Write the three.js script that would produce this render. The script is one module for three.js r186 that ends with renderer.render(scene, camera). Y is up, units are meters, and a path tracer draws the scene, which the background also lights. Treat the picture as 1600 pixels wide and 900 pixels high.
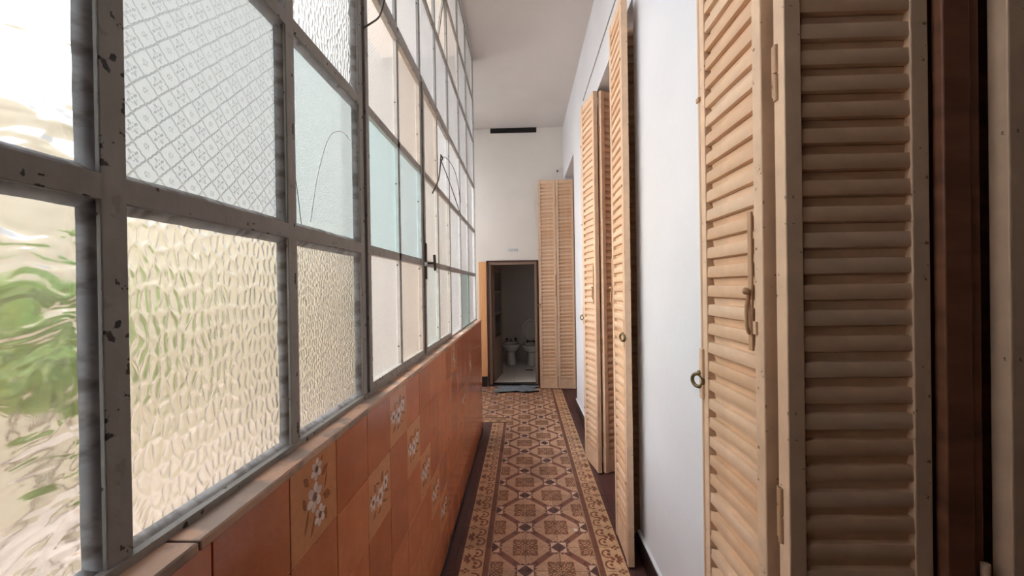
import * as THREE from 'three';
import { mergeGeometries, toCreasedNormals } from 'three/addons/utils/BufferGeometryUtils.js';
import { RoundedBoxGeometry } from 'three/addons/geometries/RoundedBoxGeometry.js';

// ---------------------------------------------------------------- camera, sky, exposure
const scene = new THREE.Scene();
const renderer = new THREE.WebGLRenderer({ antialias: true });
renderer.toneMapping = THREE.LinearToneMapping;
renderer.toneMappingExposure = 2.3;
renderer.shadowMap.enabled = true;
const camera = new THREE.PerspectiveCamera(2 * Math.atan(450 / 624.7) * 180 / Math.PI, 1600 / 900, 0.02, 80);
{
  const yaw = -0.0283152, pitch = -0.0038252, roll = 0.0151035;
  const fwd = new THREE.Vector3(Math.sin(yaw) * Math.cos(pitch), Math.sin(pitch), -Math.cos(yaw) * Math.cos(pitch));
  const right = new THREE.Vector3(Math.cos(yaw), 0, Math.sin(yaw));
  const down = new THREE.Vector3().crossVectors(fwd, right);
  const r = right.clone().multiplyScalar(Math.cos(roll)).addScaledVector(down, Math.sin(roll));
  const d = right.clone().multiplyScalar(-Math.sin(roll)).addScaledVector(down, Math.cos(roll));
  camera.quaternion.setFromRotationMatrix(new THREE.Matrix4().makeBasis(r, d.negate(), fwd.negate()));
  camera.position.set(0, 1.571, 0);
}
{ // an even, hazy white sky, brighter towards the zenith
  const W = 64, H = 32, a = new Float32Array(W * H * 4);
  for (let j = 0; j < H; j++) for (let i = 0; i < W; i++) {
    const s = Math.max(0, Math.sin(((j + .5) / H - .5) * Math.PI)), L = 9 * (0.4 + 0.6 * s);
    a.set([L * .94, L * 1.0, L * 1.10, 1], (j * W + i) * 4);
  }
  const t = new THREE.DataTexture(a, W, H, THREE.RGBAFormat, THREE.FloatType);
  t.mapping = THREE.EquirectangularReflectionMapping; t.magFilter = THREE.LinearFilter; t.needsUpdate = true;
  scene.background = t;
}
// ---------------------------------------------------------------- helpers
let seed = 7; const rnd = () => { seed = (seed * 1664525 + 1013904223) >>> 0; return seed / 4294967296; };
const rr = (a, b) => a + (b - a) * rnd();
const taken = {};
const numbered = (n) => { const k = taken[n] = (taken[n] ?? -1) + 1; return k ? n + '_' + String(k).padStart(3, '0') : n; };
function put(name, geo, mat, parent = scene) {
  const m = new THREE.Mesh(geo, mat); m.name = parent === scene ? numbered(name) : name;
  m.castShadow = m.receiveShadow = true; parent.add(m); return m;
}
function tag(o, label, category, group) { Object.assign(o.userData, { label, category }); if (group) o.userData.group = group; return o; }
function thing(name, label, category, pos = [0, 0, 0], turn = 0, group) {
  const o = new THREE.Group(); o.name = numbered(name); scene.add(o); o.position.set(...pos); o.rotation.y = turn; return tag(o, label, category, group);
}
function group(name, parent) { const o = new THREE.Group(); o.name = name; parent.add(o); return o; }
function struct(o, label, category) { o.userData.kind = 'structure'; return tag(o, label, category); }
// box between two corners, uv in metres on every face
function uvMetres(g) {
  const p = g.attributes.position, n = g.attributes.normal, uv = new Float32Array(p.count * 2);
  for (let i = 0; i < p.count; i++) {
    const ax = Math.abs(n.getX(i)), ay = Math.abs(n.getY(i)), az = Math.abs(n.getZ(i));
    if (ax >= ay && ax >= az) { uv[2 * i] = p.getZ(i); uv[2 * i + 1] = p.getY(i); }
    else if (ay >= az) { uv[2 * i] = p.getX(i); uv[2 * i + 1] = p.getZ(i); }
    else { uv[2 * i] = p.getX(i); uv[2 * i + 1] = p.getY(i); }
  }
  g.setAttribute('uv', new THREE.BufferAttribute(uv, 2)); return g;
}
const lim = (a, b) => [Math.min(a, b), Math.max(a, b)];
function box(x0, x1, y0, y1, z0, z1, bevel = 0) {
  [x0, x1] = lim(x0, x1); [y0, y1] = lim(y0, y1); [z0, z1] = lim(z0, z1);
  const g = bevel ? new RoundedBoxGeometry(x1 - x0, y1 - y0, z1 - z0, 1, bevel) : new THREE.BoxGeometry(x1 - x0, y1 - y0, z1 - z0);
  g.translate((x0 + x1) / 2, (y0 + y1) / 2, (z0 + z1) / 2); return uvMetres(bevel && g.index ? g.toNonIndexed() : g);
}
const flat = (gs) => gs.map((g) => { const h = g.index ? g.toNonIndexed() : g; for (const k of Object.keys(h.attributes)) if (!['position', 'normal', 'uv'].includes(k)) h.deleteAttribute(k); return h; });
const merge = (gs) => mergeGeometries(flat(gs));
const tube = (pts, r, seg = 24, rad = 8, closed = false) => new THREE.TubeGeometry(new THREE.CatmullRomCurve3(pts.map((p) => new THREE.Vector3(...p)), closed), seg, r, rad, closed);
const cyl = (r, a, b, rad = 12) => tube([a, [(a[0] + b[0]) / 2, (a[1] + b[1]) / 2, (a[2] + b[2]) / 2], b], r, 2, rad);
const lathe = (pts, n = 32) => new THREE.LatheGeometry(pts.map((p) => new THREE.Vector2(...p)), n);

// ---------------------------------------------------------------- noise and textures
const hash = (x, y, s) => { let h = (x * 374761393 + y * 668265263 + s * 2147483647) | 0; h = Math.imul(h ^ (h >>> 13), 1274126177); h = Math.imul(h ^ (h >>> 16), 2246822519); return ((h ^ (h >>> 15)) >>> 0) / 4294967296; };
const mod = (a, n) => ((a % n) + n) % n;
function vnoise(x, y, px, py, s) {                         // repeats every px, py cells
  const i = Math.floor(x), j = Math.floor(y), f = x - i, g = y - j, u = f * f * (3 - 2 * f), v = g * g * (3 - 2 * g);
  const h = (a, b) => hash(mod(a, px), mod(b, py), s);
  return (h(i, j) * (1 - u) + h(i + 1, j) * u) * (1 - v) + (h(i, j + 1) * (1 - u) + h(i + 1, j + 1) * u) * v;
}
function fbm(u, v, n, s, oct = 5, ny = n) { let t = 0, a = .5, k = 0; for (let o = 0; o < oct; o++) { t += a * vnoise(u * n, v * ny, n, ny, s + o); k += a; a *= .5; n *= 2; ny *= 2; } return t / k; }
function worley(u, v, nx, ny, s) {                         // [nearest, second]
  const x = u * nx, y = v * ny, i = Math.floor(x), j = Math.floor(y); let a = 9, b = 9;
  for (let dj = -1; dj < 2; dj++) for (let di = -1; di < 2; di++) {
    const X = mod(i + di, nx), Y = mod(j + dj, ny), d = Math.hypot(i + di + .15 + .7 * hash(X, Y, s) - x, j + dj + .15 + .7 * hash(X, Y, s + 1) - y);
    if (d < a) { b = a; a = d; } else if (d < b) b = d;
  }
  return [a, b];
}
function tex(n, fn, srgb, rx = 1, ry = rx) {               // fn(u, v) -> number or [r, g, b], 0..1
  const d = new Uint8Array(n * n * 4);
  for (let j = 0; j < n; j++) for (let i = 0; i < n; i++) { let c = fn((i + .5) / n, (j + .5) / n); if (!Array.isArray(c)) c = [c, c, c]; for (let k = 0; k < 3; k++) d[(j * n + i) * 4 + k] = Math.max(0, Math.min(255, c[k] * 255)); d[(j * n + i) * 4 + 3] = 255; }
  const t = new THREE.DataTexture(d, n, n, THREE.RGBAFormat); t.wrapS = t.wrapT = THREE.RepeatWrapping; t.magFilter = THREE.LinearFilter; t.minFilter = THREE.LinearFilter;
  if (srgb) t.colorSpace = THREE.SRGBColorSpace; t.repeat.set(rx, ry); t.needsUpdate = true; return t;
}
function canvasTex(n, draw, srgb = true, rx = 1, ry = rx, grain = 0) {
  const c = document.createElement('canvas'); c.width = c.height = n; const g = c.getContext('2d'); draw(g, n);
  if (grain) { const im = g.getImageData(0, 0, n, n); for (let j = 0; j < n; j++) for (let i = 0; i < n; i++) { const k = 1 + grain * (fbm(i / n, j / n, 16, 5, 5) - .5) * 2 + grain * .5 * (hash(i, j, 3) - .5); for (let q = 0; q < 3; q++) im.data[(j * n + i) * 4 + q] = Math.max(0, Math.min(255, im.data[(j * n + i) * 4 + q] * k)); } g.putImageData(im, 0, 0); }
  const t = new THREE.CanvasTexture(c); t.wrapS = t.wrapT = THREE.RepeatWrapping; if (srgb) t.colorSpace = THREE.SRGBColorSpace; t.repeat.set(rx, ry); return t;
}
const mix = (a, b, t) => a.map((x, k) => x + (b[k] - x) * t), sm = (a, b, x) => { const t = Math.max(0, Math.min(1, (x - a) / (b - a))); return t * t * (3 - 2 * t); };
const S = (o) => new THREE.MeshStandardMaterial(o), Ph = (o) => new THREE.MeshPhysicalMaterial(o);
const rgb = (r, g, b) => new THREE.Color().setRGB(r / 255, g / 255, b / 255, THREE.SRGBColorSpace);

const plasterBump = tex(512, (u, v) => fbm(u, v, 24, 11, 5), false, 1);
const plasterCol = tex(512, (u, v) => { const k = .955 + .06 * fbm(u, v, 5, 31, 5); return [k, k, k]; }, true, .5);
const white = S({ color: rgb(222, 222, 227), map: plasterCol, roughness: .85, bumpMap: plasterBump, bumpScale: .0006 });
const whiteWarmBounce = S({ color: rgb(230, 224, 218), map: plasterCol, roughness: .85, bumpMap: plasterBump, bumpScale: .0006 });  // warm bounce from shutters and floor is put into this wall colour
const ceilingMat = S({ color: rgb(206, 199, 196), map: plasterCol, roughness: .9, bumpMap: plasterBump, bumpScale: .0006 });
const chips = tex(512, (u, v) => {                         // tan gloss paint with grime and small chips
  const n = fbm(u, v, 10, 41, 5), c = sm(.80, .83, fbm(u, v, 30, 47, 3)), k = .93 + .13 * n;
  return mix([.90 * k, .765 * k, .645 * k], [.42, .31, .22], c * .7);
}, true, 2.2);
const paintBump = tex(256, (u, v) => fbm(u, v, 12, 51, 4, 12), false, 4);
const tan = S({ map: chips, roughness: .5, bumpMap: paintBump, bumpScale: .0006 });
const ironCol = tex(512, (u, v) => {                       // old grey brown paint over steel, chipped to dark metal
  const n = fbm(u, v, 8, 61, 5), s = fbm(u, v, 30, 63, 3, 6), c = sm(.73, .77, fbm(u, v, 22, 67, 4)), p = sm(.70, .76, fbm(u, v, 15, 71, 4));
  let q = mix([.66, .63, .605], [.74, .71, .685], n); q = mix(q, [.58, .545, .52], s * .5); q = mix(q, [.13, .10, .085], c); return mix(q, [.56, .535, .51], p * .5);
}, true, 3);
const iron = S({ map: ironCol, color: rgb(222, 228, 231), roughness: .55, bumpMap: tex(256, (u, v) => fbm(u, v, 14, 73, 4), false, 5), bumpScale: .0012 });
const putty = S({ map: tex(256, (u, v) => { const n = fbm(u, v, 12, 81, 5), c = sm(.5, .8, fbm(u, v, 10, 83, 5)); return mix(mix([.70, .72, .75], [.86, .87, .87], n), [.50, .48, .47], c * .7); }, true, 5), roughness: .8, bumpMap: plasterBump, bumpScale: .002 });
const brass = S({ color: rgb(120, 108, 80), metalness: .8, roughness: .45 });
const darkMetal = S({ color: rgb(62, 54, 47), metalness: .5, roughness: .5 });
const black = S({ color: rgb(30, 27, 27), roughness: .45 });
const skirt = S({ map: tex(256, (u, v) => { const k = .10 + .06 * fbm(u, v, 8, 87, 5); return [k * 1.1, k * .95, k * .97]; }, true, 2), roughness: .3 });

// glass reliefs
const waterRelief = (nx, ny, s) => tex(512, (u, v) => { const w = .06 * (fbm(u, v, 6, s + 9, 3) - .5), [a, b] = worley(u + w, v + w, nx, ny, s); return .25 + .75 * sm(0, .55, b - a) * (.8 + .2 * fbm(u, v, 8, s + 20, 3)); }, false, 1);
const water1 = waterRelief(14, 7, 101), water2 = waterRelief(22, 10, 131);
water1.repeat.set(1 / .22, 1 / .22); water2.repeat.set(1 / .21, 1 / .21);
const swirl = tex(512, (u, v) => { const a = fbm(u, v, 3, 151, 4), b = fbm(u, v, 3, 157, 4); return fbm(u + .35 * a, v + .25 * b, 5, 163, 4, 9); }, false, 1 / .45);
const drawFloral = (g, n) => {
  g.fillStyle = '#777'; g.fillRect(0, 0, n, n); g.lineCap = 'round';
  const flower = (cx, cy) => {
    g.save(); g.translate(cx, cy); const lobes = 8;
    g.beginPath(); for (let k = 0; k <= 96; k++) { const t = k / 96 * 2 * Math.PI, r = n * (.385 + .055 * Math.cos(4 * t) + .025 * Math.cos(lobes * t)); g[k ? 'lineTo' : 'moveTo'](r * Math.cos(t), r * Math.sin(t)); }
    g.closePath(); g.fillStyle = '#555'; g.fill(); g.lineWidth = n * .055; g.strokeStyle = '#fff'; g.stroke();
    for (let k = 0; k < 4; k++) { g.rotate(Math.PI / 2); g.beginPath(); g.ellipse(n * .12, n * .12, n * .085, n * .04, Math.PI / 4, 0, 7); g.fillStyle = '#ddd'; g.fill(); g.beginPath(); g.arc(n * .15, 0, n * .028, 0, 7); g.fillStyle = '#222'; g.fill(); }
    g.beginPath(); g.arc(0, 0, n * .035, 0, 7); g.fillStyle = '#fff'; g.fill(); g.restore();
  };
  for (const [x, y] of [[0, 0], [n, 0], [0, n], [n, n]]) for (let k = 0; k < 9; k++) { g.beginPath(); g.arc(x + (k % 3 - 1) * n * .075, y + (Math.floor(k / 3) - 1) * n * .075, n * .026, 0, 7); g.fillStyle = k % 2 ? '#ccc' : '#333'; g.fill(); }
  flower(n / 2, n / 2);
};
const floral = canvasTex(256, drawFloral, false, 1 / .0395);
const floralEtch = canvasTex(256, (g, n) => { drawFloral(g, n); const im = g.getImageData(0, 0, n, n); for (let i = 0; i < im.data.length; i += 4) { const k = im.data[i] / 255, q = Math.round(255 * (.97 - .45 * sm(.5, 1, k) - .10 * sm(.35, .1, k))); im.data[i] = im.data[i + 1] = im.data[i + 2] = q; } g.putImageData(im, 0, 0); }, false, 1 / .0395);
const lattice = tex(128, (u, v) => { const a = Math.abs(mod(u + v, 1) - .5), b = Math.abs(mod(u - v, 1) - .5); return sm(0, .35, Math.min(a, b)); }, false, 1 / .011);
const hammered = tex(256, (u, v) => { const [a, b] = worley(u, v, 24, 24, 171); return sm(0, .7, a); }, false, 1 / .08);
const milky = tex(256, (u, v) => { const [p] = worley(u, v, 20, 20, 171); return .86 + .14 * sm(0, .7, p) - .05 * fbm(u, v, 4, 175, 4); }, false, 1 / .12);
const milkyLattice = tex(128, (u, v) => { const p = Math.abs(mod(u + v, 1) - .5), q = Math.abs(mod(u - v, 1) - .5); return .82 + .18 * sm(.02, .3, Math.min(p, q)); }, false, 1 / .013);
const solid = (o) => Ph({ color: 0xffffff, transmission: 1, thickness: .005, ior: 1.5, roughness: .05, ...o });
const sheet = (r, g, b, o = {}) => Ph({ color: new THREE.Color(r, g, b), transmission: 1, thickness: 0, ior: 1.5, roughness: .45, roughnessMap: milky, bumpMap: hammered, bumpScale: .0006, ...o });
const G = {
  swirl: solid({ bumpMap: swirl, bumpScale: .0075, roughness: .11, color: new THREE.Color(.34, .335, .325) }),
  floral: sheet(.118, .121, .116, { roughness: 1, roughnessMap: floralEtch, bumpMap: floral, bumpScale: .003 }),
  water: solid({ bumpMap: water1, bumpScale: .0011, roughness: .22, color: new THREE.Color(.39, .375, .345) }),
  water2: solid({ bumpMap: water2, bumpScale: .0008, roughness: .22, color: new THREE.Color(.39, .375, .345) }),
  frost: sheet(.14, .155, .148, { roughness: .95 }),
  diamond: sheet(.70, .655, .60, { roughnessMap: milkyLattice }),
  aqua: sheet(.52, .66, .65, { roughnessMap: milkyLattice }),
  aqua2: sheet(.54, .66, .66),
  cream: sheet(.74, .70, .62),
  tanned: sheet(.70, .60, .50),
  greenish: sheet(.68, .72, .66),
  white: sheet(.42, .417, .41, { roughness: .62 }),
  grey: sheet(.68, .69, .69),
  sea: sheet(.26, .40, .36),
  pale: sheet(.78, .78, .77, { roughness: .49 }),
  alcove: sheet(.92, .905, .89, { roughness: .98 }),
  clear: Ph({ color: new THREE.Color(.34, .35, .35), transmission: 1, thickness: 0, ior: 1.5, roughness: .12 }),
};

// ---------------------------------------------------------------- room shell
const XW = -.46, XR = .655, ZB = -6.3, HC = 4.06, ZN = .62, XA = -1.35, ZE = -4.3, DOOR_H = 3.23, XD = 1.1;
const D1 = [-.93, .36], D2 = [-3.55, -2.33], D3 = [-6.13, -5.05];

const T = .2, GX = -.0113, GZ = -2.201;                     // floor tile pitch and joints
const slab = struct(put('floor', box(XA - .15, XD + 1.6, -.16, -.012, ZN + .15, -8.9), S({ color: rgb(196, 170, 148), roughness: .8 })), 'patterned cement tile floor of the long gallery', 'floor');
struct(put('ceiling', box(XA - .15, XD + 1.6, HC, HC + .2, ZN + .15, -8.9), ceilingMat), 'plain off-white ceiling above the gallery', 'ceiling');
struct(put('wall_right', merge([
  box(XR, XD, DOOR_H, HC, ZN, -8.9),
  box(XR, XD, 0, DOOR_H, ZN, D1[1]), box(XR, XD, 0, DOOR_H, D1[0], D2[1]), box(XR, XD, 0, DOOR_H, D2[0], D3[1]), box(XR, XD, 0, DOOR_H, D3[0], -8.9)]), white), 'white plaster wall with tall shuttered doorways', 'wall');
const BX0 = -.556, BX1 = .222, BH = 1.962;                  // bathroom door opening
struct(put('wall_back', merge([box(XA, BX0, 0, HC, ZB, ZB - .14), box(BX1, XR, 0, HC, ZB, ZB - .14), box(BX0, BX1, BH, HC, ZB, ZB - .14)]), whiteWarmBounce), 'white end wall above the bathroom doorway', 'wall');
struct(put('wall_near', merge([box(-.62, XD, 0, HC, ZN, ZN + .15), box(XW - .007, -.62, 1.2055, HC, ZN, -.088)]), S({ color: rgb(150, 128, 110), roughness: .8 })), 'dull brown wall closing the gallery behind the viewer', 'wall');
struct(put('wall_alcove', merge([box(XA - .15, XA, 0, .5, ZE, -8.9), box(XA - .15, XA, 3.7, HC, ZE, -8.9), box(XA - .15, XA, .5, 3.7, ZB + .15, -8.9), box(XA, -.53, 0, HC, ZE, ZE - .13)]), white), 'white wall of the recess beyond the window', 'wall');
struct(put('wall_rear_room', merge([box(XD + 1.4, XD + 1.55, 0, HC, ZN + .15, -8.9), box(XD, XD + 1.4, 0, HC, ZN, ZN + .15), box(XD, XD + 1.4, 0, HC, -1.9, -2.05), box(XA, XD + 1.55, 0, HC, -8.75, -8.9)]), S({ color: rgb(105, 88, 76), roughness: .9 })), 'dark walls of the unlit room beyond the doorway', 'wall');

// floor tiles
const dirtyBone = [171, 132, 98];
const css = (c, k = 1) => `rgb(${c.map((x) => Math.round(x * k)).join(',')})`;
const TANC = [206, 166, 140], BAND = [140, 90, 76], DARK = [98, 62, 60], PINK = [228, 198, 182], LEAF = [132, 86, 60], RUST = [128, 76, 56];
const fieldTex = canvasTex(512, (g, n) => {
  g.fillStyle = css(TANC); g.fillRect(0, 0, n, n);
  const line = (pts, c) => { g.fillStyle = c; g.beginPath(); pts.forEach(([x, y], k) => g[k ? 'lineTo' : 'moveTo'](x * n, y * n)); g.closePath(); g.fill(); };
  const w = .14;
  line([[0, 0], [w, 0], [1, 1 - w], [1, 1], [1 - w, 1], [0, w]], css(BAND));
  for (const f of [(x, y) => [x, y], (x, y) => [1 - x, 1 - y]]) {
    const q = .225;
    line([[.24, .155], [.40, .315], [.33, .33]].map(([x, y]) => f(x, y)), css(DARK)); line([[.155, .24], [.315, .40], [.33, .33]].map(([x, y]) => f(x, y)), css(DARK));
    line([f(0, 0), f(q, 0), f(q, q), f(0, q)], css(PINK)); line([f(0, 0), f(q, 0), f(0, q)], css(DARK));
    line([f(q, 0), f(q + .10, .10), f(q, q * .52)], css(DARK)); line([f(0, q), f(.10, q + .10), f(q * .52, q)], css(DARK));
  }
  for (const [cx, cy, a] of [[n, 0, Math.PI / 2], [0, n, -Math.PI / 2]]) {     // quarter of the leaf rosette
    g.save(); g.translate(cx, cy); g.rotate(a); g.fillStyle = css(LEAF); g.strokeStyle = css(LEAF); g.lineCap = 'round';
    g.fillRect(0, 0, .375 * n, .375 * n);
    g.strokeStyle = g.fillStyle = css(TANC); const el = (x, y, r1, r2, t) => { g.beginPath(); g.ellipse(x * n, y * n, r1 * n, r2 * n, t, 0, 7); g.fill(); };
    g.lineWidth = n * .026; g.beginPath(); g.moveTo(0, 0); g.lineTo(.29 * n, .29 * n); g.stroke();
    for (let k = 0; k < 2; k++) {
      g.save(); if (k) g.transform(0, 1, 1, 0, 0, 0);
      el(.20, .085, .055, .02, .35); el(.33, .135, .07, .016, .6); el(.385, .06, .05, .014, .1); el(.385, .225, .04, .018, .5); el(.39, .315, .035, .014, .2); el(.245, .175, .05, .014, .8); el(.02, .10, .014, .05, 0); el(.40, .39, .05, .035, .8); el(.10, .02, .04, .010, .2); el(.29, .015, .05, .010, 0);
      g.restore();
    }
    g.restore();
  }
}, true, 1, 1, .12);
const borderTex = canvasTex(512, (g, n) => {               // inner stripe at u = 0, outer dark edge at u = 1
  g.fillStyle = css([210, 170, 138]); g.fillRect(0, 0, n, n);
  g.fillStyle = css(BAND, .9); g.fillRect(0.02 * n, 0, .17 * n, n); g.fillStyle = css(DARK, .95); g.fillRect(.83 * n, 0, .17 * n, n);
  g.strokeStyle = g.fillStyle = css(RUST); g.lineCap = 'round'; const dot = (x, y, r, q = r, t = 0) => { g.beginPath(); g.ellipse(x * n, y * n, r * n, q * n, t, 0, 7); g.fill(); };
  for (const o of [-1, 0, 1]) {
    g.lineWidth = .052 * n; g.beginPath(); g.arc(.42 * n, (.27 + o) * n, .17 * n, Math.PI * .35, Math.PI * 1.62); g.stroke(); dot(.43, .30 + o, .06); dot(.45, .17 + o, .055, .035, .6);
    g.beginPath(); g.arc(.42 * n, (.74 + o) * n, .16 * n, Math.PI * .42, Math.PI * 1.6); g.stroke(); dot(.42, .74 + o, .05); dot(.47, .62 + o, .05, .035, -.6);
    for (const [x, y] of [[.60, .0], [.68, -.06], [.68, .06], [.76, 0]]) dot(x, y + o, .044, .038); 
    for (const t of [-1.05, -.5, 0, .5, 1.05]) dot(.56 + .16 * Math.cos(t), .5 + o + .16 * Math.sin(t), .09, .042, t); dot(.52, .5 + o, .06);
  }
}, true, 1, 1, .12);
const grout = slab;
const tileRough = tex(256, (u, v) => .62 + .3 * fbm(u, v, 6, 201, 5), false, 1);
const mk = (map, c) => [0, 1, 2, 3].map((k) => S({ map, color: rgb(...c.map((x) => Math.min(255, x + [0, -12, 6, -20][k]))), roughness: .62, roughnessMap: tileRough, bumpMap: plasterBump, bumpScale: .0003 }));
const fieldM = mk(fieldTex, [252, 250, 246]), borderM = mk(borderTex, [252, 250, 244]);
const darkTile = [0, 1].map((k) => S({ color: rgb(92 - k * 8, 58 - k * 5, 56 - k * 5), roughness: .5, map: plasterCol }));
const tileGeo = new THREE.BoxGeometry(T - .0025, .012, T - .0025); tileGeo.translate(0, -.006, 0);
const borderGeo = tileGeo;
function floorTile(x0, z1, mats, turn) {                   // tile spans x0..x0+T, z1-T..z1
  const m = put('tile', tileGeo, mats[Math.floor(rnd() * mats.length)], slab); m.position.set(x0 + T / 2, rr(-.0004, .0004), z1 - T / 2); m.rotation.y = turn;
}
const fieldX0 = GX - T;                                     // field from here, three tiles wide
for (let k = -14; k < 21; k++) {
  const z1 = GZ - k * T; if (z1 - T < ZB - .15) continue;
  for (let c = 0; c < 3; c++) floorTile(fieldX0 + c * T, z1, fieldM, mod(k + c, 2) ? Math.PI / 2 : 0);
  floorTile(fieldX0 + 3 * T, z1, borderM, 0);
  if (k < 12) floorTile(fieldX0 - T, z1, borderM, Math.PI);
  else if (k === 12) { for (let c = -5; c < 0; c++) floorTile(fieldX0 + c * T, z1, borderM, -Math.PI / 2); }
  else for (let c = -5; c < 0; c++) floorTile(fieldX0 + c * T, z1, fieldM, mod(k + c, 2) ? Math.PI / 2 : 0);
}
for (let k = -7; k < 11; k++) {                             // plain dark margins, tiles of twice the length
  const z1 = GZ - k * .4, z0 = Math.max(z1 - .4, ZB);
  put('margin_tile', box(fieldX0 + 4 * T + .001, XR - .012, -.012, 0, z1 - .002, z0), darkTile[mod(k, 2)], slab);
  if (z1 > ZE) put('margin_tile', box(fieldX0 - T - .001, XW - .004, -.012, 0, z1 - .002, Math.max(z0, ZE - .018)), darkTile[mod(k + 1, 2)], slab);
}
for (let k = 0; k < 3; k++) put('margin_tile', box(XA + k * .315, k === 2 ? fieldX0 - T - .001 : XA + k * .315 + .313, -.012, 0, k === 2 ? ZE - .02 : ZE - .13, GZ - 12 * T + .002), darkTile[k % 2], slab);
for (const [a, b] of [D1, D2, D3]) put('threshold', box(XR - .012, XD + (a === D1[0] ? 1.4 : 0), -.012, .004, a, b), darkTile[0], slab);

// skirting on the right wall, with a white top bead
for (const [a, b] of [[D1[0], D2[1]], [D2[0], D3[1]], [D1[1], ZN]]) {
  const s = struct(put('baseboard_right', box(XR - .012, XR + .001, 0, .14, a, b), skirt), 'black skirting along the foot of the white wall', 'skirting');
  put('bead', box(XR - .016, XR + .001, .14, .153, a, b, .003), white, s);
}

// ---------------------------------------------------------------- parapet with glazed tiles
const parapet = struct(put('wall_left', box(XW - .007, -.548, 0, 1.205, ZN, ZE + .014), S({ color: rgb(160, 120, 95), roughness: .8 })), 'low parapet faced with glossy terracotta tiles below the window', 'wall');
const P = .1935, TZ = -.763, TY = 1.213;
const clay = (k, s) => tex(256, (u, v) => { const n = fbm(u, v, 3, s, 5), f = fbm(u, v, 20, s + 7, 3, 6); return mix(mix([.78, .425, .24], [.88, .53, .325], n), [.70, .365, .20], .35 * f * k); }, true, 1);
const clayMaps = [clay(1, 211), clay(.7, 223), clay(1.2, 239)];
const clayM = clayMaps.flatMap((map) => [rgb(255, 255, 255), rgb(236, 226, 220)].map((color) => Ph({ map, color, roughness: .2, clearcoat: .35, clearcoatRoughness: .12, bumpMap: plasterBump, bumpScale: .0004 })));
const flowerTex = canvasTex(512, (g, n) => {
  g.fillStyle = 'rgb(208,139,92)'; g.fillRect(0, 0, n, n);
  const leaf = (x, y, r, q, t) => { g.save(); g.translate(x * n, y * n); g.rotate(t); g.beginPath(); g.moveTo(-r * n, 0); g.quadraticCurveTo(0, -q * n, r * n, 0); g.quadraticCurveTo(0, q * n, -r * n, 0); g.fillStyle = 'rgb(158,98,60)'; g.fill(); g.lineWidth = n * .007; g.strokeStyle = 'rgb(112,62,38)'; g.stroke(); g.beginPath(); g.moveTo(-r * n, 0); g.lineTo(r * n, 0); g.stroke(); g.restore(); };
  for (const l of [[.30, .24, .07, .07, .9], [.70, .27, .08, .08, -.5], [.26, .46, .07, .06, 1.3], [.30, .68, .12, .04, -1.2], [.44, .76, .14, .05, -1.1], [.74, .58, .09, .09, .4], [.70, .78, .08, .08, 1.3], [.72, .40, .09, .025, -1.2], [.62, .14, .07, .025, -1]]) leaf(...l);
  const flower = (x, y, s) => {
    g.save(); g.translate(x * n, y * n);
    for (let k = 0; k < 6; k++) { g.save(); g.rotate(k * Math.PI / 3 + .2); g.beginPath(); g.ellipse(0, -s * .60 * n, s * .36 * n, s * .52 * n, 0, 0, 7); g.fillStyle = k % 2 ? 'rgb(226,200,186)' : 'rgb(240,222,210)'; g.fill(); g.lineWidth = n * .005; g.strokeStyle = 'rgb(160,110,100)'; g.stroke(); g.restore(); }
    g.beginPath(); g.arc(0, 0, s * .34 * n, 0, 7); g.fillStyle = 'rgb(150,112,88)'; g.fill();
    for (let k = 0; k < 12; k++) { g.beginPath(); g.arc(s * .26 * n * Math.cos(k * 2.4) * (k % 3) / 2, s * .26 * n * Math.sin(k * 2.4) * (k % 3) / 2, n * .008, 0, 7); g.fillStyle = 'rgb(70,40,36)'; g.fill(); }
    g.restore();
  };
  g.beginPath(); g.ellipse(.5 * n, .34 * n, .035 * n, .06 * n, 0, 0, 7); g.fillStyle = 'rgb(190,110,100)'; g.fill();
  flower(.52, .19, .115); flower(.47, .48, .15); flower(.58, .74, .115);
}, true, 1, 1, .06);
const flowerM = Ph({ map: flowerTex, roughness: .2, clearcoat: .35, clearcoatRoughness: .12 });
const wallTileGeo = new RoundedBoxGeometry(P - .002, P - .002, .009, 1, .0018);
{ const p = wallTileGeo.attributes.position, uv = wallTileGeo.attributes.uv; for (let i = 0; i < p.count; i++) uv.setXY(i, p.getX(i) / P + .5, p.getY(i) / P + .5); }
const flowers = { '1,0': 0, '3,1': 1, '4,0': 1, '5,1': 1, '6,2': 1, '7,3': 1, '8,4': 1, '10,0': 0, '12,2': 1, '14,1': 0 };
for (let c = -7; c < 18; c++) {
  const z = TZ - (c - 1) * P; if (z - P < ZE - .01) continue;
  for (let r = 0; r < 6; r++) {
    const y = TY - r * P, f = flowers[c + ',' + r], m = put('tile', wallTileGeo, f === undefined ? clayM[Math.floor(rnd() * clayM.length)] : flowerM, parapet);
    m.position.set(XW - .0045 + rr(-.0006, .0006), y - P / 2, z - P / 2); m.rotation.set(0, Math.PI / 2, 0); if (f === 1) m.rotateZ(Math.PI / 2);
    if (f === undefined && rnd() < .5) m.rotateZ(Math.PI);
  }
}
const lastTile = TZ - 17 * P;
put('end_tile', box(XW - .009, XW, .055, TY, lastTile, ZE + .003, .0015), clayM[1], parapet);
put('plinth', box(XW - .007, XW + .003, 0, .052, ZN, ZE + .003), skirt, parapet);
const stone = tex(512, (u, v) => { const n = fbm(u, v, 6, 251, 5), d = sm(.52, .7, fbm(u, v, 9, 257, 5)); return mix(mix([.77, .60, .50], [.84, .69, .59], n), [.52, .47, .44], d * .7); }, true, 1.6);
const sillM = S({ map: stone, roughness: .5, bumpMap: plasterBump, bumpScale: .002 });
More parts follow.
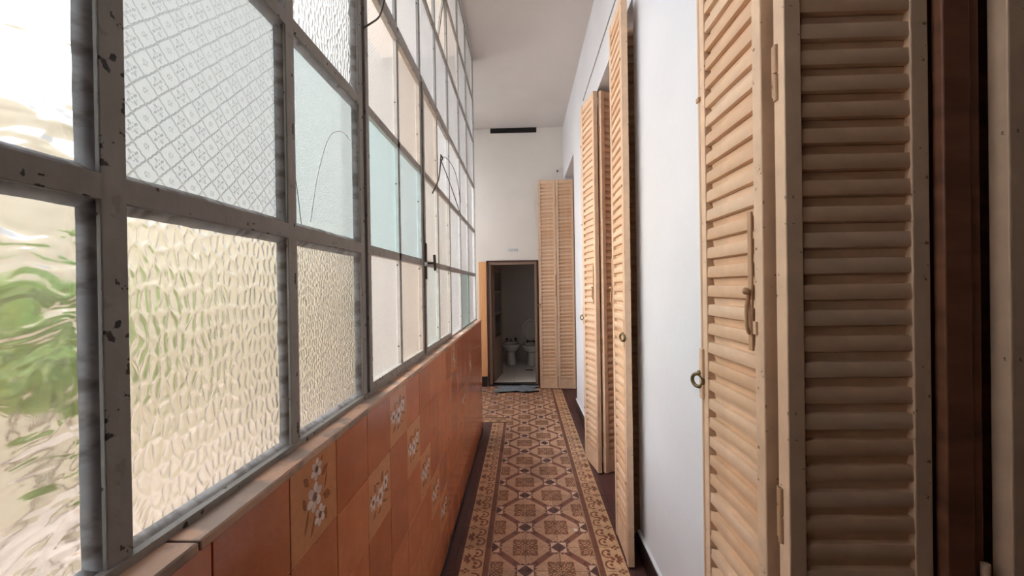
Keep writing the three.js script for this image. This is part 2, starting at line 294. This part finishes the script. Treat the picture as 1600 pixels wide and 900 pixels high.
const sill = struct(group('trim_1', scene), 'weathered stone sill on top of the tiled parapet', 'window sill');
for (const [a, b] of [[-.088, -.543], [-.546, -2.40], [-2.403, ZE + .014]]) put('sill_slab', box(XW + .003, -.548, 1.2055, 1.222, a, b, .003), sillM, sill);

// ---------------------------------------------------------------- steel window
const XF = -.508, XG = -.531, FD = .032, FAR = .017, XGF = XF - .012;
const win = struct(group('window_1', scene), 'tall steel window of many small patterned glass panes', 'window');
const MZ = [-.105, -.485, -.872, -1.262, -1.640, -2.015, -2.395, -2.785, -3.275, -3.74, -4.283];
const RY = [1.222, 1.700, 2.165, 2.640, 3.130, 3.585, 4.03];
const MW = .033;
MZ.forEach((z, i) => {
  const thin = i === 4 || i === 6, w = thin ? .026 : i > 6 ? .032 : MW;
  if (thin) { put('mullion', box(XF, XF - FAR, RY[3], RY[6], z - w / 2, z + w / 2, .002), iron, win); return; }
  put('mullion', box(XF, XF - (i > 3 ? FAR : FD), RY[0], RY[6], z - w / 2, z + w / 2, .002), iron, win);
});
put('head', box(XF - .002, -.55, RY[6], HC + .001, ZN, ZE + .014), white, win);
put('bottom_bar', box(XF + .004, XF - FD, RY[0], RY[0] + .012, -.09, ZE + .018), iron, win);
const puttyGeo = (z0, z1, y0, y1) => {                       // a wedge of putty round the inside of a pane
  const out = []; const X0 = XG + .0025, X1 = XF - .006, d = .011;
  const wedge = (A, B, dir) => { const n = 14, pos = [], idx = [];
    for (let k = 0; k <= n; k++) { const t = k / n, j = d * rr(.93, 1.07), a = [A[0] + (B[0] - A[0]) * t, A[1] + (B[1] - A[1]) * t]; pos.push(X1, a[1], a[0], X0, a[1], a[0], X0, a[1] + dir[1] * j, a[0] + dir[0] * j); }
    for (let k = 0; k < n; k++) { const b = 3 * k; for (const [p, q] of [[0, 2], [2, 1], [1, 0]]) idx.push(b + p, b + q, b + q + 3, b + p, b + q + 3, b + p + 3); }
    const g = new THREE.BufferGeometry(); g.setAttribute('position', new THREE.Float32BufferAttribute(pos, 3)); g.setIndex(idx); g.computeVertexNormals(); g.setAttribute('uv', new THREE.Float32BufferAttribute(new Float32Array(pos.length / 3 * 2).map((_, i) => i % 2 ? pos[Math.floor(i / 2) * 3 + 1] : pos[Math.floor(i / 2) * 3 + 2]), 2)); out.push(g); };
  wedge([z0, y0], [z1, y0], [0, 1]); wedge([z0, y1], [z1, y1], [0, -1]); wedge([z0, y0], [z0, y1], [Math.sign(z1 - z0), 0]); wedge([z1, y0], [z1, y1], [Math.sign(z0 - z1), 0]);
  return mergeGeometries(out);
};
const kinds = [                                               // bottom row upwards; one string per bay
  'swirl swirl water clear clear clear', 'water floral water2 clear clear clear', 'water2 frost water clear clear clear',
  'diamond aqua diamond white white white', 'tanned aqua2 tanned white grey white', 'greenish cream tanned white white white', 'cream cream pale white cream white',
  'pale pale pale white diamond white', 'sea pale pale white white white', 'pale pale pale white white white'];
{ const ag = struct(group('window_2', scene), 'plain glazed window lighting the recess from the courtyard', 'window');
  for (const z of [-4.45, -5.01, -5.57, ZB + .17]) put('mullion', box(XA - .04, XA - .09, .5, 3.7, z - .02, z + .02), iron, ag);
  for (const y of [.52, 1.57, 2.63, 3.68]) put('transom', box(XA - .04, XA - .09, y - .02, y + .02, -4.43, ZB + .15), iron, ag);
  for (let i = 0; i < 3; i++) for (let j = 0; j < 3; j++) { const g = new THREE.PlaneGeometry(.57, 1.06); g.rotateY(Math.PI / 2); g.translate(XA - .06, [1.045, 2.10, 3.155][j], -4.73 - .56 * i); put('pane', uvMetres(g), G.alcove, ag); } }
function pane(parent, b, r, z0, z1, y0, y1, x = b > 2 ? XGF : XG) {
  const kind = kinds[b].split(' ')[r], m = G[kind];
  const p = put('pane', box(x - .0025, x + .0025, y0, y1, z0, z1), m, parent);
  if (m.thickness === 0) { p.geometry.dispose(); const g = new THREE.PlaneGeometry(Math.abs(z0 - z1), y1 - y0); g.rotateY(Math.PI / 2); g.translate(x, (y0 + y1) / 2, (z0 + z1) / 2); p.geometry = uvMetres(g); }
  return p;
}
for (let b = 0; b < 10; b++) {
  const za = MZ[b], zb = MZ[b + 1];
  for (let r = 0; r < 6; r++) {
    const sash = b >= 3 && b <= 6 && r < 3, vent = (b === 5 || b === 6) && r === 4;
    if (r && !(sash) || r === 3) put('transom', box(XF + (r === 3 && b > 2 && b < 7 ? .004 : 0), XF - (b > 2 ? FAR : FD), RY[r] - MW / 2, RY[r] + MW / 2, za - .012, zb + .012, .002), iron, win);
    if (sash || vent) continue;
    pane(win, b, r, za - .004, zb + .004, RY[r], RY[r + 1]);
    if (b < 3 && r < 4) put('putty', puttyGeo(za - MW / 2, zb + MW / 2, RY[r] + (r ? MW / 2 : .010), RY[r + 1] - MW / 2), putty, win);
  }
}
put('transom', box(XF, XF - FD, RY[6] - .02, RY[6], -.09, ZE + .018), iron, win);
for (const [b0, b1] of [[3, 4], [5, 6]]) {                    // two casement leaves, each two panes wide
  const leaf = group('casement_leaf', win), za = MZ[b0] - MW / 2 - .001, zb = MZ[b1 + 1] + (b1 === 4 ? .0155 : .0145), y0 = RY[0] + .014, y1 = RY[3] - MW / 2 - .004, X0 = XF + .008, X1 = XF - .015;
  for (const z of [za - .014, zb + .014]) put('stile', box(X0, X1, y0, y1, z - .014, z + .014, .002), iron, leaf);
  put('rail', box(X0, X1, y0, y0 + .026, za - .02, zb + .02, .002), iron, leaf); put('rail', box(X0, X1, y1 - .03, y1, za - .02, zb + .02, .002), iron, leaf);
  put('glazing_bar', box(XF + .003, X1, y0 + .02, y1 - .02, MZ[b1] - .013, MZ[b1] + .013, .002), iron, leaf);
  for (const y of [RY[1], RY[2]]) put('glazing_bar', box(XF + .003, X1, y - .016, y + .016, za - .02, zb + .02, .002), iron, leaf);
  for (const b of [b0, b1]) for (let r = 0; r < 3; r++) pane(leaf, b, r, b === b0 ? za - .02 : MZ[b1] - .008, b === b0 ? MZ[b1] + .008 : zb + .02, r ? RY[r] : y0 + .02, r < 2 ? RY[r + 1] : y1 - .02);
  if (b0 === 5) {                                             // turning handle of the bolt on the meeting stile
    const z = za - .012;
    put('lock_plate', box(X0 + .006, X0, 1.615, 1.80, z - .012, z + .012, .002), darkMetal, leaf);
    const h = put('handle', merge([cyl(.006, [X0, 1.697, z], [X0 + .045, 1.697, z]), cyl(.007, [X0 + .045, 1.66, z - .016], [X0 + .048, 1.738, z + .012])]), darkMetal, leaf);
    put('bolt_knob', new THREE.SphereGeometry(.011, 12, 8).translate(X0 + .01, 1.69, z + .045), putty, leaf);
  }
}
{ // top hung vent light, a little open
  const v = group('vent_sash', win), za = MZ[5] - .017, zb = MZ[7] + .015, y1 = RY[5] - MW / 2 - .002, h = RY[5] - RY[4] - MW; v.position.set(XF - .01, y1, 0); v.rotation.z = -.16;
  for (const z of [za - .01, zb + .01, (za + zb) / 2]) put('stile', box(0, -.026, -h, 0, z - .009, z + .009, .002), iron, v);
  for (const y of [-.011, -h + .011]) put('rail', box(0, -.026, y - .011, y + .011, za, zb, .002), iron, v);
  const mid = (za + zb) / 2; for (const [b, a, c] of [[5, za, mid], [6, mid, zb]]) pane(v, b, 4, a, c, -h, 0, -.014);
}

// ---------------------------------------------------------------- louvred folding shutters
const PITCH = .0547, SH = 3.165, ST = .036, BASE = .012, RAIL = .15;
const prof = (() => { const f = [[.004, 0], [.0105, .0006], [.0142, .0026], [.0155, .0065], [.0138, .0315], [.0130, .0335], [.000, .0345], [.0036, .0525], [-.002, .0575]]; return [...f, ...f.map(([z, y]) => [-z, .0575 - y])]; })();
const slatCache = {};
function slatGeo(len) {
  const key = len.toFixed(3); if (slatCache[key]) return slatCache[key];
  const n = prof.length, pos = [], uv = [], ends = [0, len];
  const at = (k, e) => { const [z, y] = prof[mod(k, n)]; return [e ? len : (y > .033 && z > -.0035 ? .011 : 0), y, z]; };
  const tri = (...v) => v.forEach((p) => { pos.push(...p); uv.push(p[0], p[1] * 1.2 + p[2]); });
  for (let k = 0; k < n; k++) { const a = at(k, 0), b = at(k + 1, 0), c = at(k + 1, 1), d = at(k, 1); tri(a, d, c); tri(a, c, b); }
  const sh = prof.map(([z, y]) => new THREE.Vector2(z, y));
  for (const e of [0, 1]) for (const [a, b, c] of THREE.ShapeUtils.triangulateShape(sh, [])) e ? tri(at(a, e), at(c, e), at(b, e)) : tri(at(a, e), at(b, e), at(c, e));
  let g = new THREE.BufferGeometry(); g.setAttribute('position', new THREE.Float32BufferAttribute(pos, 3)); g.setAttribute('uv', new THREE.Float32BufferAttribute(uv, 2));
  g.computeVertexNormals(); g = toCreasedNormals(g, .6); return slatCache[key] = g;
}
const boxCache = {};
const shared = (...a) => boxCache[a.join()] ??= box(...a);
const slatCol = tex(256, (u, v) => { const k = .93 + .13 * fbm(u, v, 8, 43, 5); return [.90 * k, .765 * k, .645 * k]; }, true, 2.2);
const tans = [[255, 255, 255], [252, 248, 242], [247, 239, 231]].map((c) => S({ map: slatCol, color: rgb(...c), roughness: .5, bumpMap: paintBump, bumpScale: .0006 }));
const steelPaint = S({ map: chips, color: rgb(214, 200, 184), roughness: .5 });
function panel(parent, w, hasLatch, latchSide = 1) {          // x 0..w, front is +z
  const p = group('shutter_panel', parent);
  put('stile', shared(0, ST, 0, SH, -.018, .018, .003), tan, p); put('stile', shared(w - ST, w, 0, SH, -.018, .018, .003), tan, p);
  put('rail', shared(ST, w - ST, 0, RAIL, -.014, .014, .003), tan, p); put('rail', shared(ST, w - ST, SH - .055, SH, -.014, .014, .003), tan, p);
  const n = Math.floor((SH - .055 - RAIL) / PITCH), g = slatGeo(w - 2 * ST);
  for (let k = 0; k < n; k++) { const m = put('slat', g, tans[Math.floor(rnd() * 3)], p); m.position.set(ST, RAIL + .002 + k * PITCH, rr(-.0006, .0006)); m.rotation.x = rr(-.015, .015); }
  const yTop = RAIL + .002 + n * PITCH; if (SH - .055 - yTop > .004) put('rail_fillet', shared(ST, w - ST, yTop, SH - .055, -.010, .010), tan, p);
  return p;
}
function latch(p, x) {                                          // plate with turning hook
  put('latch_plate', box(x - .008, x + .008, 1.40, 1.725, .0165, .0225, .002), steelPaint, p);
  put('latch_hook', merge([tube([[x, 1.535, .024], [x - .002, 1.50, .029], [x + .002, 1.455, .030], [x, 1.44, .024]], .0045, 16, 8), new THREE.SphereGeometry(.0085, 12, 8).translate(x + .002, 1.54, .032)]), steelPaint, p);
  put('strike', box(x + .012, x + .024, 1.44, 1.47, .017, .023, .001), tan, p);
}
function ring(p, x, sgn) {                                      // rod along the free edge with clasp and ring pull
  put('rod', new THREE.CylinderGeometry(.006, .006, SH - .1, 10).translate(x, SH / 2, .016), tan, p);
  put('clasp', box(x - .010, x + .012, 1.215, 1.365, .002, .026, .004), tan, p);
  for (const y of [.45, 2.1, 2.8]) put('guide', box(x - .009, x + .009, y, y + .014, .004, .025, .002), steelPaint, p);
  const t = new THREE.TorusGeometry(.019, .0055, 10, 24); t.rotateY(.5); t.translate(x - sgn * .008, 1.268, .030); put('ring_pull', t, brass, p);
  put('ring_eye', new THREE.SphereGeometry(.009, 12, 8).translate(x - sgn * .004, 1.29, .026), brass, p);
}
function hinges(p, x) { for (const y of [.30, 1.085, 2.04, 2.85]) put('hinge', merge([new THREE.CylinderGeometry(.0065, .0065, .06, 10).translate(x, y, -.008), new THREE.CylinderGeometry(.0065, .0065, .055, 10).translate(x, y - .062, -.008), box(x - .004, x + .004, y - .08, y + .03, -.018, -.006)]), steelPaint, p); }
function place(p, [x0, z0], [x1, z1]) { p.position.set(x0, 0, z0); p.rotation.y = Math.atan2(-(z1 - z0), x1 - x0); }
// panel local +x runs from the first point to the second; its front (+z local) lies to the right hand when looking along +x from above turned by +90 degrees
function shutter(label, base, A, B, wA, wB, latchX, ringX, sgn) {
  const t = thing('folding_shutter', label, 'shutter', [0, BASE, 0], 0, 'louvred folding shutters of the gallery doors');
  const a = panel(t, wA), b = panel(t, wB); place(a, ...A); place(b, ...B); latch(a, latchX); ring(a, ringX, sgn); hinges(b, base); return t;
}
// nearest doorway, far leaf: one panel along the wall, one across the reveal
shutter('louvred shutter folded beside the nearest doorway, showing ring pull and latch plate', 0, [[.552, -1.217], [.552, -.905]], [[.552, -.872], [.846, -.872]], .312, .294, .265, .004, 1);
// middle doorway
shutter('louvred shutter on the middle doorway, folded back over the pier towards the bathroom', 0, [[.557, -3.635], [.615, -3.325]], [[.652, -3.335], [.938, -3.467]], .315, .315, .265, .004, 1);
shutter('tall louvred shutter on the middle doorway, folded over the pier towards the viewer', 0, [[.578, -2.535], [.573, -2.215]], [[.606, -2.560], [.90, -2.48]], .32, .303, .012, .30, -1);
// last doorway: both panels stand straight across the corridor
shutter('louvred shutter standing straight across the corridor beside the bathroom door', 0, [[.243, -6.115], [.505, -6.09]], [[.512, -6.09], [.775, -6.065]], .263, .264, .25, .004, 1);

// door frames and doors in the right wall
const brown = S({ map: tex(256, (u, v) => { const n = fbm(u, v, 4, 301, 5, 24), k = .8 + .4 * n; return [.52 * k, .345 * k, .26 * k]; }, true, 1.5), roughness: .5 });
function doorway([a, b], label, closed) {
  const f = struct(group(numbered('door'), scene), label, 'door'); f.name = 'door_' + (Object.keys(taken).length, ++doorway.n);
  put('jamb', box(.86, 1.02, 0, DOOR_H, a, a + .035, .004), brown, f); put('jamb', box(.86, 1.02, 0, DOOR_H, b - .035, b, .004), brown, f); put('lintel', box(.86, 1.02, DOOR_H - .05, DOOR_H, a + .035, b - .035, .004), brown, f);
  if (closed) {
    const m = (a + b) / 2; for (const [p, q] of [[a + .036, m - .001], [m + .001, b - .036]]) {
      put('door_leaf', box(.955, .995, .006, DOOR_H - .052, p, q), brown, f);
      for (const [y0, y1] of [[.2, 1.0], [1.15, 2.1], [2.25, 3.05]]) put('door_panel', box(.945, .957, y0, y1, p + .07, q - .07, .003), brown, f);
    }
  }
  return f;
}
doorway.n = 1;
doorway(D2, 'dark wooden door in the middle doorway', true); doorway(D3, 'dark wooden door in the last doorway', true);
{ const f = doorway(D1, 'brown wooden door frame with moulded jambs beside the nearest shutter', false);
  put('moulding', box(.86, .915, 0, DOOR_H, -.865, -.840, .004), brown, f); put('moulding', box(.920, .945, 0, DOOR_H, -.865, -.852, .003), brown, f);
  put('door_edge', box(.968, 1.028, .01, DOOR_H - .06, -.86, -.822, .004), tan, f); put('hinge', new THREE.CylinderGeometry(.0075, .0075, .09, 10).translate(.936, .945, -.842), tan, f);
}

// ---------------------------------------------------------------- end wall, bathroom
const wood = S({ map: tex(512, (u, v) => { const w = fbm(u, v, 3, 311, 3), g = .5 + .5 * Math.sin((u * 9 + w * 2.2) * 6.28), f = fbm(u, v, 64, 317, 3, 4); return mix([.82, .59, .40], [.93, .73, .52], .45 * g + .5 * f); }, true, 4, .7), roughness: .45 });
const board = struct(put('trim_2', box(-.70, -.578, .16, 1.962, ZB, ZB + .03, .004), wood), 'golden wooden board beside the bathroom doorway', 'trim');
put('groove_strip', box(-.618, -.610, .165, 1.957, ZB + .02, ZB + .0335), wood, board);
struct(put('trim_3', box(-.70, -.585, 0, .158, ZB, ZB + .03), skirt), 'black plinth block under the wooden board', 'trim');
struct(put('baseboard_back', merge([box(XA, -.702, 0, .15, ZB, ZB + .012), box(BX1 + .03, XR - .012, 0, .15, ZB, ZB + .012)]), skirt), 'black skirting along the end wall', 'skirting');
const redwood = S({ color: rgb(74, 40, 32), roughness: .5 }), frameM = S({ color: rgb(138, 114, 98), roughness: .6 });
const bdoor = struct(group('door_1', scene), 'bathroom doorway with a glazed door swung inwards', 'door');
put('casing', merge([box(BX0 - .022, BX0 + .012, 0, BH + .018, ZB + .001, ZB + .02), box(BX1 - .012, BX1 + .02, 0, BH + .018, ZB + .001, ZB + .02), box(BX0 - .022, BX1 + .02, BH - .005, BH + .018, ZB + .001, ZB + .02)]), redwood, bdoor);
put('frame', merge([box(BX0, BX0 + .045, .02, BH, ZB - .001, ZB - .14), box(BX1 - .045, BX1, .02, BH, ZB - .001, ZB - .14), box(BX0 + .045, BX1 - .045, BH - .045, BH, ZB - .001, ZB - .14)]), frameM, bdoor);
put('threshold', box(BX0, BX1, -.012, .028, ZB + .002, ZB - .14), skirt, bdoor);
{ // door leaf
  const L = group('door_leaf', bdoor); L.position.set(-.50, .035, ZB - .15); L.rotation.y = 1.42; const w = .66, h = 1.88;
  for (const x of [[0, .10], [w - .10, w]]) put('stile', box(x[0], x[1], 0, h, -.018, .018, .003), frameM, L);
  for (const [y0, y1] of [[0, .70], [1.07, 1.10], [1.43, 1.46], [1.78, h]]) put('rail', box(.10, w - .10, y0, y1, -.017, .017, .002), frameM, L);
  for (const [y0, y1] of [[.70, 1.07], [1.10, 1.43], [1.46, 1.78]]) put('pane', box(.10, w - .10, y0, y1, -.003, .003), S({ color: rgb(40, 34, 28), roughness: .15 }), L);
}
const bathTile = S({ color: rgb(246, 236, 226), roughness: .35, map: plasterCol });
const bfloor = struct(put('floor_bathroom', box(-.78, .66, -.012, .022, ZB - .14, -8.75), S({ color: rgb(120, 110, 100), roughness: .8 })), 'pale tiled floor of the bathroom', 'floor');
const bt = box(-.1485, .1485, 0, .008, -.1485, .1485);
for (let i = 0; i < 5; i++) for (let j = 0; j < 8; j++) { const m = put('tile', bt, bathTile, bfloor); m.position.set(-.62 + i * .3, .022, ZB - .14 - .15 - j * .3); if (m.position.x > .5) m.scale.x = .85; }
struct(put('wall_bathroom', merge([box(-.85, -.78, 0, 2.6, ZB - .14, -8.75), box(-.85, XR, 2.6, 2.7, ZB - .14, -8.75), box(-.85, XR, 0, 2.7, -8.35, -8.75)]), S({ color: rgb(226, 216, 206), roughness: .35 })), 'bathroom walls tiled in pale beige', 'wall');
for (const y of [.30, .95]) { }
const china = Ph({ color: rgb(232, 226, 216), roughness: .18, clearcoat: .5, clearcoatRoughness: .08 });
const oval = (pts, sx, sz, z = 0) => { const g = lathe(pts, 40); g.scale(sx, 1, sz); g.translate(0, 0, z); return g; };
function pedestal(label, name, cat, x, z) {
  const t = thing(name, label, cat, [x, .03, z]);
  put('foot', oval([[0, 0], [.105, 0], [.112, .012], [.105, .05], [.088, .16], [.092, .25], [.13, .31], [0, .31]], .92, 1.45), china, t);
  put('bowl', oval([[0, .24], [.09, .26], [.15, .30], [.185, .36], [.192, .40], [.185, .412], [.15, .412], [.135, .395], [.10, .33], [0, .30]], .95, 1.28, .04), china, t);
  return t;
}
{ const t = pedestal('white porcelain bidet standing on the bathroom floor beside the toilet', 'bidet', 'bidet', -.262, -7.93);
  put('tap_ledge', box(-.16, .16, .36, .425, -.25, -.12, .02), china, t);
  for (const x of [-.09, .09]) put('tap', merge([cyl(.012, [x, .42, -.18], [x, .47, -.18]), cyl(.016, [x - .022, .475, -.18], [x + .022, .475, -.18])]), darkMetal, t);
  put('spout', tube([[0, .42, -.18], [0, .47, -.17], [0, .475, -.13], [0, .45, -.10]], .010, 14, 8), darkMetal, t); }
{ const t = pedestal('white porcelain toilet with its lid raised', 'toilet', 'toilet', .135, -7.86);
  const seat = new THREE.TorusGeometry(.155, .022, 10, 40); seat.rotateX(Math.PI / 2); seat.scale(1.08, .5, 1.4); seat.translate(0, .425, .04);
  const lidShape = (r, d) => { const g = new THREE.CylinderGeometry(r, r, d, 40); g.scale(1, 1, 1.24); g.rotateX(Math.PI / 2 - .10); return g; };
  const lid = lidShape(.185, .018); lid.translate(0, .665, -.235); put('lid', lid, china, t);
  const s2 = new THREE.TorusGeometry(.152, .02, 10, 40); s2.scale(1, 1.25, .6); s2.rotateX(-.10); s2.translate(0, .66, -.215); put('seat', s2, china, t);
  put('hinge', merge([box(-.08, -.05, .41, .45, -.21, -.18), box(.05, .08, .41, .45, -.21, -.18), box(-.085, .085, .425, .437, -.215, -.20)]), black, t);
  put('flush_handle', new THREE.SphereGeometry(.03, 12, 8).translate(.215, .70, -.20), china, t); }
tag(put('floor_drain', box(.02, .16, .0302, .035, -7.38, -7.32, .001), darkMetal), 'small dark drain grate in the bathroom floor', 'drain');
{ // crumpled rag mat
  const W = .60, D = .36, nx = 40, nz = 24, g = new THREE.PlaneGeometry(W, D, nx, nz); g.rotateX(-Math.PI / 2); const p = g.attributes.position;
  for (let i = 0; i < p.count; i++) { let x = p.getX(i), z = p.getZ(i); const u = x / W + .5, v = z / D + .5, y = .012 + .02 * fbm(u * .9, v * .9, 5, 331, 3) + .012 * Math.max(0, Math.sin(u * 21 + v * 5)) * v; z += .03 * Math.sin(u * 12) * (v - .2) - (u > .48 && u < .64 ? .06 * v * (1 - Math.abs(u - .56) / .08) : 0); x += .045 * Math.sin(v * 8 + 1) * (u - .5) * 2; p.setXYZ(i, x, y, z); }
  g.computeVertexNormals(); const bottom = g.clone(); bottom.translate(0, -.009, 0);
  const m = tag(put('door_mat', merge([g, bottom]), S({ color: rgb(138, 148, 158), roughness: .95, map: tex(256, (u, v) => { const k = .7 + .5 * fbm(u, v, 24, 337, 4); return [k, k, k]; }, true, 1), side: THREE.DoubleSide })), 'crumpled blue grey rag mat lying before the bathroom threshold', 'mat');
  m.position.set(-.13, 0, ZB + .235);
}
{ const v = thing('air_vent', 'long black ventilation slot high on the end wall under the ceiling', 'vent', [-.121, 3.985, ZB]);
  put('back_plate', box(-.362, .362, 0, .075, .001, .004), black, v); put('frame', merge([box(-.362, .362, 0, .008, .001, .014), box(-.362, .362, .067, .075, .001, .014), box(-.362, -.354, 0, .075, .001, .014), box(.354, .362, 0, .075, .001, .014), box(-.004, .004, 0, .075, .001, .012)]), black, v);
  for (let k = 0; k < 3; k++) put('blade', box(-.354, .354, .018 + k * .018, .022 + k * .018, .002, .011), black, v); }
{ const v = thing('wall_grille', 'small pale grille with vertical slots above the bathroom door', 'grille', [-.15, 2.145, ZB]);
  put('plate', box(-.10, .10, -.028, .028, .001, .006, .002), white, v); const gm = S({ color: rgb(176, 168, 164), roughness: .7 });
  for (let k = 0; k < 6; k++) put('slot', box(-.062 + k * .024, -.048 + k * .024, -.02, .02, .004, .0072), gm, v); }
tag(put('wall_hook', merge([cyl(.012, [.563, 3.364, ZB - .001], [.563, 3.364, ZB + .02]), tube([[.563, 3.364, ZB + .018], [.563, 3.362, ZB + .05], [.545, 3.366, ZB + .06]], .007, 12, 8)]), darkMetal), 'small dark hook in the end wall near the shutter top', 'hook');
tag(put('cable', merge([box(XR - .006, XR, 3.495, 3.507, -.2, -4.2)]), S({ color: rgb(150, 142, 136), roughness: .6 })), 'thin cable running along the white wall above the doorways', 'cable');
{ const sw = thing('light_switch', 'small white switch on the wall pier beside the far shutter', 'switch', [XR, 1.42, -4.30]);
  put('plate', box(-.012, 0, -.06, .06, -.04, .04, .003), white, sw); put('rocker', box(-.017, -.011, -.025, .025, -.015, .015, .002), white, sw); }
{ const w = thing('window_chain', 'loose wire and chain hanging from the casement window', 'chain', [0, 0, 0]);
  put('knot', tube([[-.484, 2.37, -2.39], [-.474, 2.35, -2.40], [-.484, 2.33, -2.39], [-.48, 2.36, -2.38]], .004, 20, 6), darkMetal, w);
  put('wire', tube([[-.484, 2.35, -2.39], [-.48, 2.40, -2.55], [-.475, 2.38, -2.9], [-.47, 2.22, -3.05]], .0022, 30, 6), darkMetal, w);
  put('wire', tube([[-.484, 2.34, -2.39], [-.478, 2.25, -2.7], [-.47, 2.12, -3.05]], .003, 20, 6), darkMetal, w);
  put('stay_rod', tube([[-.486, 2.33, -2.40], [-.48, 2.2, -2.3], [-.48, 2.08, -2.14]], .0045, 20, 6), darkMetal, w); }
put('cord', tube([[-.486, 2.64, -1.45], [-.484, 2.52, -1.38], [-.486, 2.44, -1.30], [-.50, 2.41, -1.275]], .003, 20, 6), darkMetal, win).userData.label = 'thin dark cord looped over the casement frame';
put('crack', tube([[XG + .002, 1.74, -.985], [XG + .002, 1.88, -1.03], [XG + .002, 2.0, -1.10], [XG + .002, 2.035, -1.17], [XG + .002, 2.03, -1.235]], .0011, 30, 5), S({ color: rgb(250, 250, 248), roughness: .4 }), win).userData.label = 'pale curved crack in the frosted pane';
put('crack', tube([[XG + .002, 1.72, -.945], [XG + .002, 1.82, -.925], [XG + .002, 1.92, -.895]], .0009, 20, 5), S({ color: rgb(110, 110, 106), roughness: .5 }), win).userData.label = 'dark crack in the frosted pane';
tag(put('paper_scrap', box(.300, .322, 0, .004, -2.58, -2.555), S({ color: rgb(230, 225, 220), roughness: .9 })), 'tiny white scrap of paper lying on the patterned floor', 'scrap');

// ---------------------------------------------------------------- courtyard outside the window
struct(put('ground_outside', box(-.55, -12, -.2, -.05, 6, -16), S({ color: rgb(196, 180, 166), roughness: .9, map: plasterCol })), 'paved courtyard ground outside the window', 'ground');
const creamWall = S({ color: rgb(222, 211, 186), roughness: .9, map: plasterCol }), greyWall = S({ color: rgb(186, 186, 182), roughness: .9, map: plasterCol }), addedDarkWall = S({ color: rgb(74, 72, 68), roughness: .9, map: plasterCol });
const cw = struct(put('wall_courtyard', merge([box(-3.6, -3.8, -.05, 2.75, 6, -10), box(-1.9, -3.6, -.05, 2.75, -9.8, -10)]), creamWall), 'cream rendered courtyard wall seen blurred through the glass', 'wall');
put('added_storey', merge([box(-3.6, -3.8, 2.75, 7, -3.3, -10), box(-1.9, -3.6, 2.75, 7, -9.8, -10)]), greyWall, cw);  // storey added to cover the bright low sky behind the near panes
struct(put('wall_added_dark', box(-.545, -1.95, -.05, 8, ZE + .012, ZE + .0005), addedDarkWall), 'added dark wall beside the window end, dimming what shows through the panes', 'wall');  // wall added as a dark backdrop so the far panes show less bright
{ const s = thing('shrub', 'green leafy shrub in the courtyard, blurred behind the swirled panes', 'shrub', [-2.75, -.05, -2.15]);
  put('trunk', merge([cyl(.03, [0, 0, 0], [.02, .8, 0]), cyl(.018, [.02, .7, 0], [.15, 1.2, .12]), cyl(.018, [.02, .7, 0], [-.1, 1.25, -.15])]), S({ color: rgb(92, 74, 56), roughness: .9 }), s);
  const leafG = new THREE.SphereGeometry(.05, 6, 4); leafG.scale(1, .18, .55);
  const im = new THREE.InstancedMesh(leafG, Ph({ color: rgb(158, 172, 116), roughness: .7 }), 900); im.name = 'foliage'; im.userData.kind = 'stuff'; s.add(im);
  const o = new THREE.Object3D(), c = new THREE.Color();
  for (let k = 0; k < 900; k++) { const t = rr(0, 6.283), f = Math.acos(rr(-1, 1)), r = Math.cbrt(rr(.25, 1)); o.position.set(.40 * r * Math.sin(f) * Math.cos(t), 1.34 + .40 * r * Math.cos(f), .42 * r * Math.sin(f) * Math.sin(t)); o.rotation.set(rr(0, 6), rr(0, 6), rr(0, 6)); o.updateMatrix(); im.setMatrixAt(k, o.matrix); im.setColorAt(k, c.setRGB(rr(.7, 1.15), rr(.8, 1.15), rr(.6, 1))); }
}
renderer.render(scene, camera);
